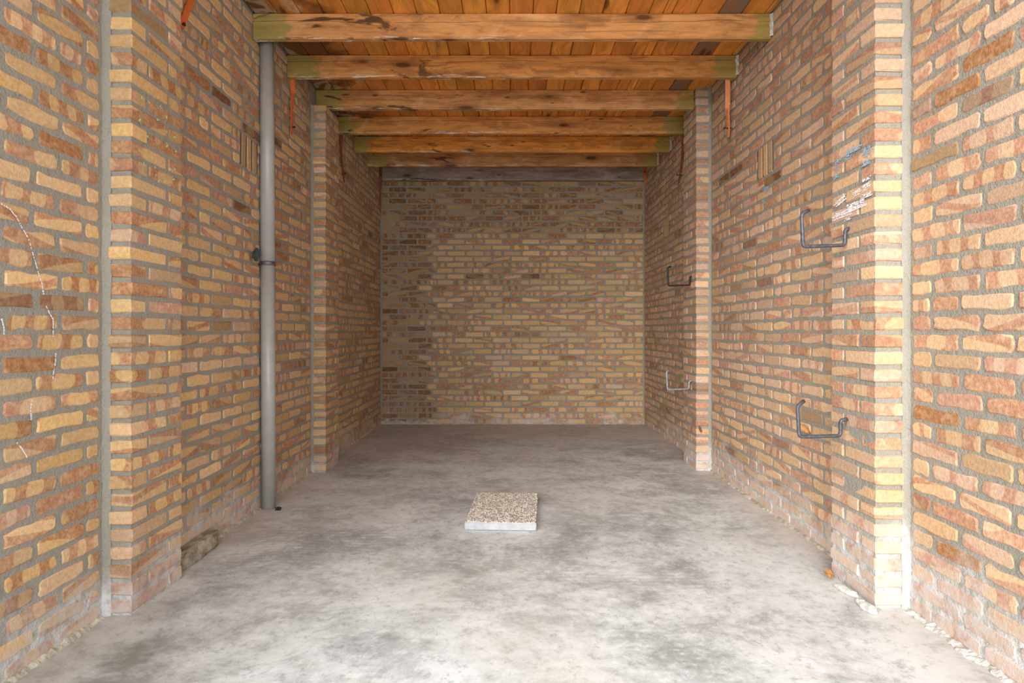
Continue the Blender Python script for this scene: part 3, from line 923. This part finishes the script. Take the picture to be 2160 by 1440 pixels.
# behind the fourth beam
y = ZB[3] + BTH[3] + 0.008
xs = XL(y) + 0.020
p = [(xs, y, z) for z in (3.0, 2.87, 2.83, 2.81, 2.79)] + [(xs - 0.008, y + 0.05, 2.64), (xs - 0.010, y + 0.13, 2.485)]
strap(p, [0, 0, 10, 50, 86, 90, 90], 0.030, 0.006, M_RUST, 'rusty steel strap hanging below the fourth beam behind the farther left pilaster',
      ((xs - 0.02, y + 0.09, 2.555), (xs + 0.014, y + 0.09, 2.555)))
xs = XR(y) - 0.030
p = [(xs, y, z) for z in (3.0, 2.87, 2.83, 2.81, 2.79)] + [(xs + 0.010, y + 0.07, 2.64), (xs + 0.016, y + 0.18, 2.49)]
strap(p, [0, 0, -10, -50, -86, -90, -90], 0.030, 0.006, M_RUST, 'dark red steel strap hanging below the fourth beam behind the farther right pilaster',
      ((xs + 0.03, y + 0.12, 2.55), (xs - 0.012, y + 0.12, 2.55)))
# back corners
p = [(-1.548, 6.655, 3.0), (-1.552, 6.655, 2.87), (-1.562, 6.665, 2.72), (-1.566, 6.70, 2.60), (-1.567, 6.715, 2.50)]
strap(p, [0, 0, 25, 60, 75], [0.034, 0.036, 0.034, 0.026, 0.016], 0.005, M_RUST, 'brown rusty strap down the left end of the weathered back beam', ((-1.55, 6.66, 2.93), (-1.55, 6.645, 2.93)))
p = [(1.540, 6.655, 3.03), (1.542, 6.655, 2.95), (1.553, 6.655, 2.86), (1.558, 6.66, 2.80)]
strap(p, [0, 0, 0, -20], [0.028, 0.030, 0.028, 0.008], 0.005, M_ORANGE, 'short orange strap at the right end of the weathered back beam', ((1.541, 6.66, 2.97), (1.541, 6.645, 2.97)))

# ------------------------------------------------------------------ exposed-aggregate paving slab
slab = empty('paving_slab', (-0.053, 3.428, 0))
slab.rotation_euler = (0, 0, -0.060)
tag(slab, 'pale rectangular pebble-faced concrete paving slab lying on the floor', 'paving slab')
n = 6
o = mesh_obj('body', cham_verts((-0.20, -0.288, 0.002), (0.20, 0.288, 0.047), 0.005, 0.001), CHF, M_SLAB, slab)
ico = bmesh.new(); bmesh.ops.create_icosphere(ico, subdivisions=1, radius=1.0)
IV = [v.co.copy() for v in ico.verts]; IF = [tuple(v.index for v in fc.verts) for fc in ico.faces]; ico.free()
V, Fc = [], []
rs = random.Random(3)
gx, gy = 36, 52
for i in range(gx):
    for j in range(gy):
        cx = -0.196 + 0.392 * (i + 0.5 + rs.uniform(-0.4, 0.4)) / gx
        cy = -0.284 + 0.568 * (j + 0.5 + rs.uniform(-0.4, 0.4)) / gy
        a, b, c = rs.uniform(0.005, 0.0085), rs.uniform(0.0045, 0.0075), rs.uniform(0.004, 0.0065)
        rot = Matrix.Rotation(rs.uniform(0, 3.14), 3, 'Z')
        k = len(V)
        for q in IV:
            p = rot @ Vector((q.x * a, q.y * b, q.z * c)); V.append((cx + p.x, cy + p.y, 0.047 + p.z))
        Fc += [tuple(t + k for t in q) for q in IF]
g = mesh_obj('pebble_face', V, Fc, M_PEBBLE, slab, True)
g['kind'] = 'stuff'; g['label'] = 'pebbled top of beige and grey gravel'

# ------------------------------------------------------------------ concrete lump at the left wall
lx = XL(2.75)
o = lump('concrete_lump', lx + 0.030, 2.762, 0.042, 0.205, 0.062, M_LUMP, 4.2, None, 0.0, -0.05, 0.30, 4, True)
tag(o, 'rough brown-grey concrete lump at the foot of the left wall behind the nearer pilaster', 'concrete lump')

# ------------------------------------------------------------------ mortar chunks by the nearer right pilaster
for (px, py, sx, sy, sz, rz, sd, lab) in (
        (1785, 1250, 0.014, 0.062, 0.016, 0.25, 1.0, 'long white mortar crumb beside the dry leaf at the nearer right pilaster'),
        (1816, 1274, 0.016, 0.018, 0.015, 0.0, 2.0, 'small round white mortar crumb at the nearer right pilaster'),
        (1832, 1288, 0.018, 0.036, 0.019, 0.3, 3.0, 'larger white mortar lump at the front corner of the nearer right pilaster')):
    p = on_floor(px, py)
    tag(lump('mortar_crumb', p.x, p.y, sx, sy, sz, M_LIME, sd, None, 0.0, rz, 0.22, 2), lab, 'rubble', 'mortar crumbs by the right pilaster')
p = on_floor(587, 1076)
tag(lump('dirt_clump', p.x - 0.004, p.y + 0.01, 0.015, 0.016, 0.010, M_DIRT_GAP, 7.0, None, 0, 0, 0.7, 3), 'small dark clump of dirt at the foot of the drainpipe', 'dirt')

# ------------------------------------------------------------------ dry leaves
def leaf(center, ax, up, ln, wd, curl, mat, label, seed, name='dry_leaf'):
    ax, up = Vector(ax).normalized(), Vector(up).normalized()
    sd = ax.cross(up).normalized()
    V, Fc = [], []
    n, mth = 8, 0.0006
    for side in (1, -1):
        for i in range(n + 1):
            t = i / n
            w = wd * math.sin(math.pi * (0.06 + 0.9 * t)) ** 0.8 * (1 + 0.18 * math.sin(i * 2.3 + seed))
            for s in (-1, 0, 1):
                z = curl * (s * s * 0.7 + (2*t-1)**2 * 0.8) * ln * 0.5 + 0.08 * ln * math.sin(3 * t + seed) + side * mth
                V.append(Vector(center) + ax * (ln * (t - 0.5)) + sd * (s * w / 2) + up * z)
    m = (n + 1) * 3
    for i in range(n):
        for s in range(2):
            k = i * 3 + s
            Fc.append((k, k + 1, k + 4, k + 3)); Fc.append((m + k + 3, m + k + 4, m + k + 1, m + k))
    o = mesh_obj(name, V, Fc, mat, None, True)
    return tag(o, label, 'leaf')
p = on_floor(1748, 1223); 
leaf((p.x, p.y, 0.012), (-0.3, -1, 0.15), (0.3, 0.1, 1), 0.062, 0.040, 0.55, M_LEAF, 'curled orange dry leaf on the floor at the nearer right pilaster', 1.0)
leaf(tuple(on_x(1702, 906, XR(3.0) - 0.020)), (0.1, -1, -0.45), (-1, 0.2, 0.3), 0.085, 0.026, 0.3, M_LEAF, 'orange dry leaf caught on the right wall behind the low iron hook', 2.0)
leaf(tuple(at_depth(1476.5, 905, 4.485)), (0.35, 0, -1), (0, -1, 0.1), 0.056, 0.018, 0.3, M_RUST, 'small reddish dry leaf on the front of the farther right pilaster', 0.5)
leaf(tuple(on_x(536, 538, XL(3.48) + 0.030)), (0.15, -0.4, 1), (1, -0.35, 0.1), 0.085, 0.075, 0.35, M_DLEAF, 'dark dry leaf hanging beside the drainpipe clamp', 0.3)

# ------------------------------------------------------------------ chalk marks on the bricks
def chalk(name, strokes, mat, parent, to3d, nrm, up, w, seed, skip=0.3, step=2.2):
    rs = random.Random(seed); V, Fc = [], []
    nrm = Vector(nrm)
    for st in strokes:
        for (a, b) in zip(st[:-1], st[1:]):
            ln = math.hypot(b[0]-a[0], b[1]-a[1]); n = max(1, int(ln / step))
            for i in range(n):
                if rs.random() < skip: continue
                t0, t1 = i / n, (i + rs.uniform(0.7, 1.25)) / n
                p0 = to3d(a[0] + (b[0]-a[0]) * t0 + rs.uniform(-.5, .5), a[1] + (b[1]-a[1]) * t0 + rs.uniform(-.5, .5))
                p1 = to3d(a[0] + (b[0]-a[0]) * t1, a[1] + (b[1]-a[1]) * t1)
                dv = (p1 - p0)
                if dv.length < 1e-5: continue
                sv = dv.cross(nrm).normalized() * (w * rs.uniform(0.35, 1.1) / 2)
                off = nrm * rs.uniform(0, 0.0006)
                k = len(V)
                V += [p0 - sv + off, p0 + sv + off, p1 + sv * 0.8 + off, p1 - sv * 0.8 + off]
                Fc.append((k, k+1, k+2, k+3))
    o = mesh_obj(name, V, Fc, mat, parent)
    return o
def fill(a, b, th, n, rs):
    """n jittered strokes along a->b inside a band th pixels deep"""
    out = []
    for i in range(n):
        t = (i + rs.random()) / n - 0.5
        s, e = rs.uniform(0, 0.25), rs.uniform(0.75, 1)
        out.append([(a[0] + (b[0]-a[0])*s, a[1] + (b[1]-a[1])*s + th*t), (a[0] + (b[0]-a[0])*e, a[1] + (b[1]-a[1])*e + th*t)])
    return out
rs = random.Random(21)
f3 = lambda x, y: on_x(x, y, XL(1.8) + 0.0075)
line = [[(0, 428), (20, 440), (35, 458), (48, 483), (58, 500), (63, 512), (66, 525), (72, 545), (80, 572), (88, 598), (92, 621)],
        [(97, 645), (104, 660), (112, 674), (112, 692), (112, 712)], [(117, 745), (117, 762), (113, 782), (111, 800)],
        [(68, 842), (64, 862), (66, 885)], [(34, 932), (46, 946), (58, 966)], [(3, 672), (8, 690), (8, 706)]]
chalk('chalk_line', line, M_CHW, wall_left, f3, (1, 0, 0), 0, 0.0065, 1, 0.22)['label'] = 'thin white chalk line'
px_ = XR(2.4) - 0.128 - 0.0045
f3 = lambda x, y: on_x(x, y, px_)
c3 = lambda x, y: (1740 + x / 7.2, 280 + y / 7.2)
def regions(lst):
    out = []
    for (a, b, th, n) in lst: out += fill(c3(*a), c3(*b), th / 7.2, n, rs)
    return out
ch = chalk('chalk_scribble', regions([((110, 1300), (430, 1180), 90, 9), ((140, 1120), (330, 960), 90, 9), ((300, 1170), (640, 1040), 120, 14), ((410, 960), (560, 860), 90, 7), ((560, 860), (710, 760), 110, 10), ((560, 745), (710, 660), 45, 4), ((540, 980), (740, 900), 70, 6), ((280, 1340), (400, 1290), 40, 3)]),
      M_CHW, wall_right, f3, (-1, 0, 0), 0, 0.0050, 2, 0.24)
ch['label'] = 'white chalk scribble'
ch = chalk('chalk_scribble', regions([((300, 320), (570, 190), 60, 8), ((290, 400), (430, 330), 70, 6), ((560, 320), (720, 230), 130, 10), ((555, 490), (690, 425), 70, 8), ((150, 470), (270, 380), 60, 6), ((140, 590), (210, 500), 80, 5), ((140, 690), (230, 620), 60, 5)]),
      M_CHB, wall_right, f3, (-1, 0, 0), 0, 0.0050, 3, 0.26)
ch['label'] = 'blue chalk scribble'
pl_ = XL(2.3) + 0.100 + 0.0045
f3 = lambda x, y: on_x(x, y, pl_)
g3 = lambda x, y: (260 + x / 6, 180 + y / 6)
sp = []
for (x, y) in ((240, 165), (330, 215), (465, 275), (535, 400), (445, 440), (210, 430), (215, 465), (555, 590), (650, 670), (560, 755), (660, 840), (205, 810), (265, 1000), (410, 1035), (590, 1050), (660, 1060), (420, 1150), (440, 1205), (520, 1210), (630, 1180), (310, 645)):
    for _ in range(4):
        a = g3(x + rs.uniform(-22, 22), y + rs.uniform(-25, 25)); b = g3(x + rs.uniform(-22, 22), y + rs.uniform(-30, 30))
        sp.append([a, b])
ch = chalk('chalk_speckle', sp, M_CHG, wall_left, f3, (1, 0, 0), 0, 0.0065, 4, 0.25, 1.6)
ch['label'] = 'pale green chalk specks'
f3 = lambda x, y: on_x(x, y, XR(3.5) - 0.0095)
h3 = lambda x, y: (1560 + x / 14.4, 360 + y / 14.4)
rr = []
for (a, b, th, n) in (((560, 420), (760, 300), 160, 8), ((330, 850), (520, 760), 130, 7), ((590, 660), (700, 560), 90, 4), ((340, 1160), (400, 1060), 120, 3)):
    rr += fill(h3(*a), h3(*b), th / 14.4, n, rs)
chalk('chalk_smear', rr, M_CHR, wall_right, f3, (-1, 0, 0), 0, 0.006, 5, 0.40, 1.6)['label'] = 'red chalk smear'
rr = []
for (a, b, th, n) in (((740, 620), (890, 510), 150, 9), ((680, 960), (790, 900), 130, 7), ((840, 760), (950, 680), 40, 2)):
    rr += fill(h3(*a), h3(*b), th / 14.4, n, rs)
chalk('chalk_smear', rr, M_CHB, wall_right, f3, (-1, 0, 0), 0, 0.006, 6, 0.20, 1.6)['label'] = 'pale blue chalk smear'
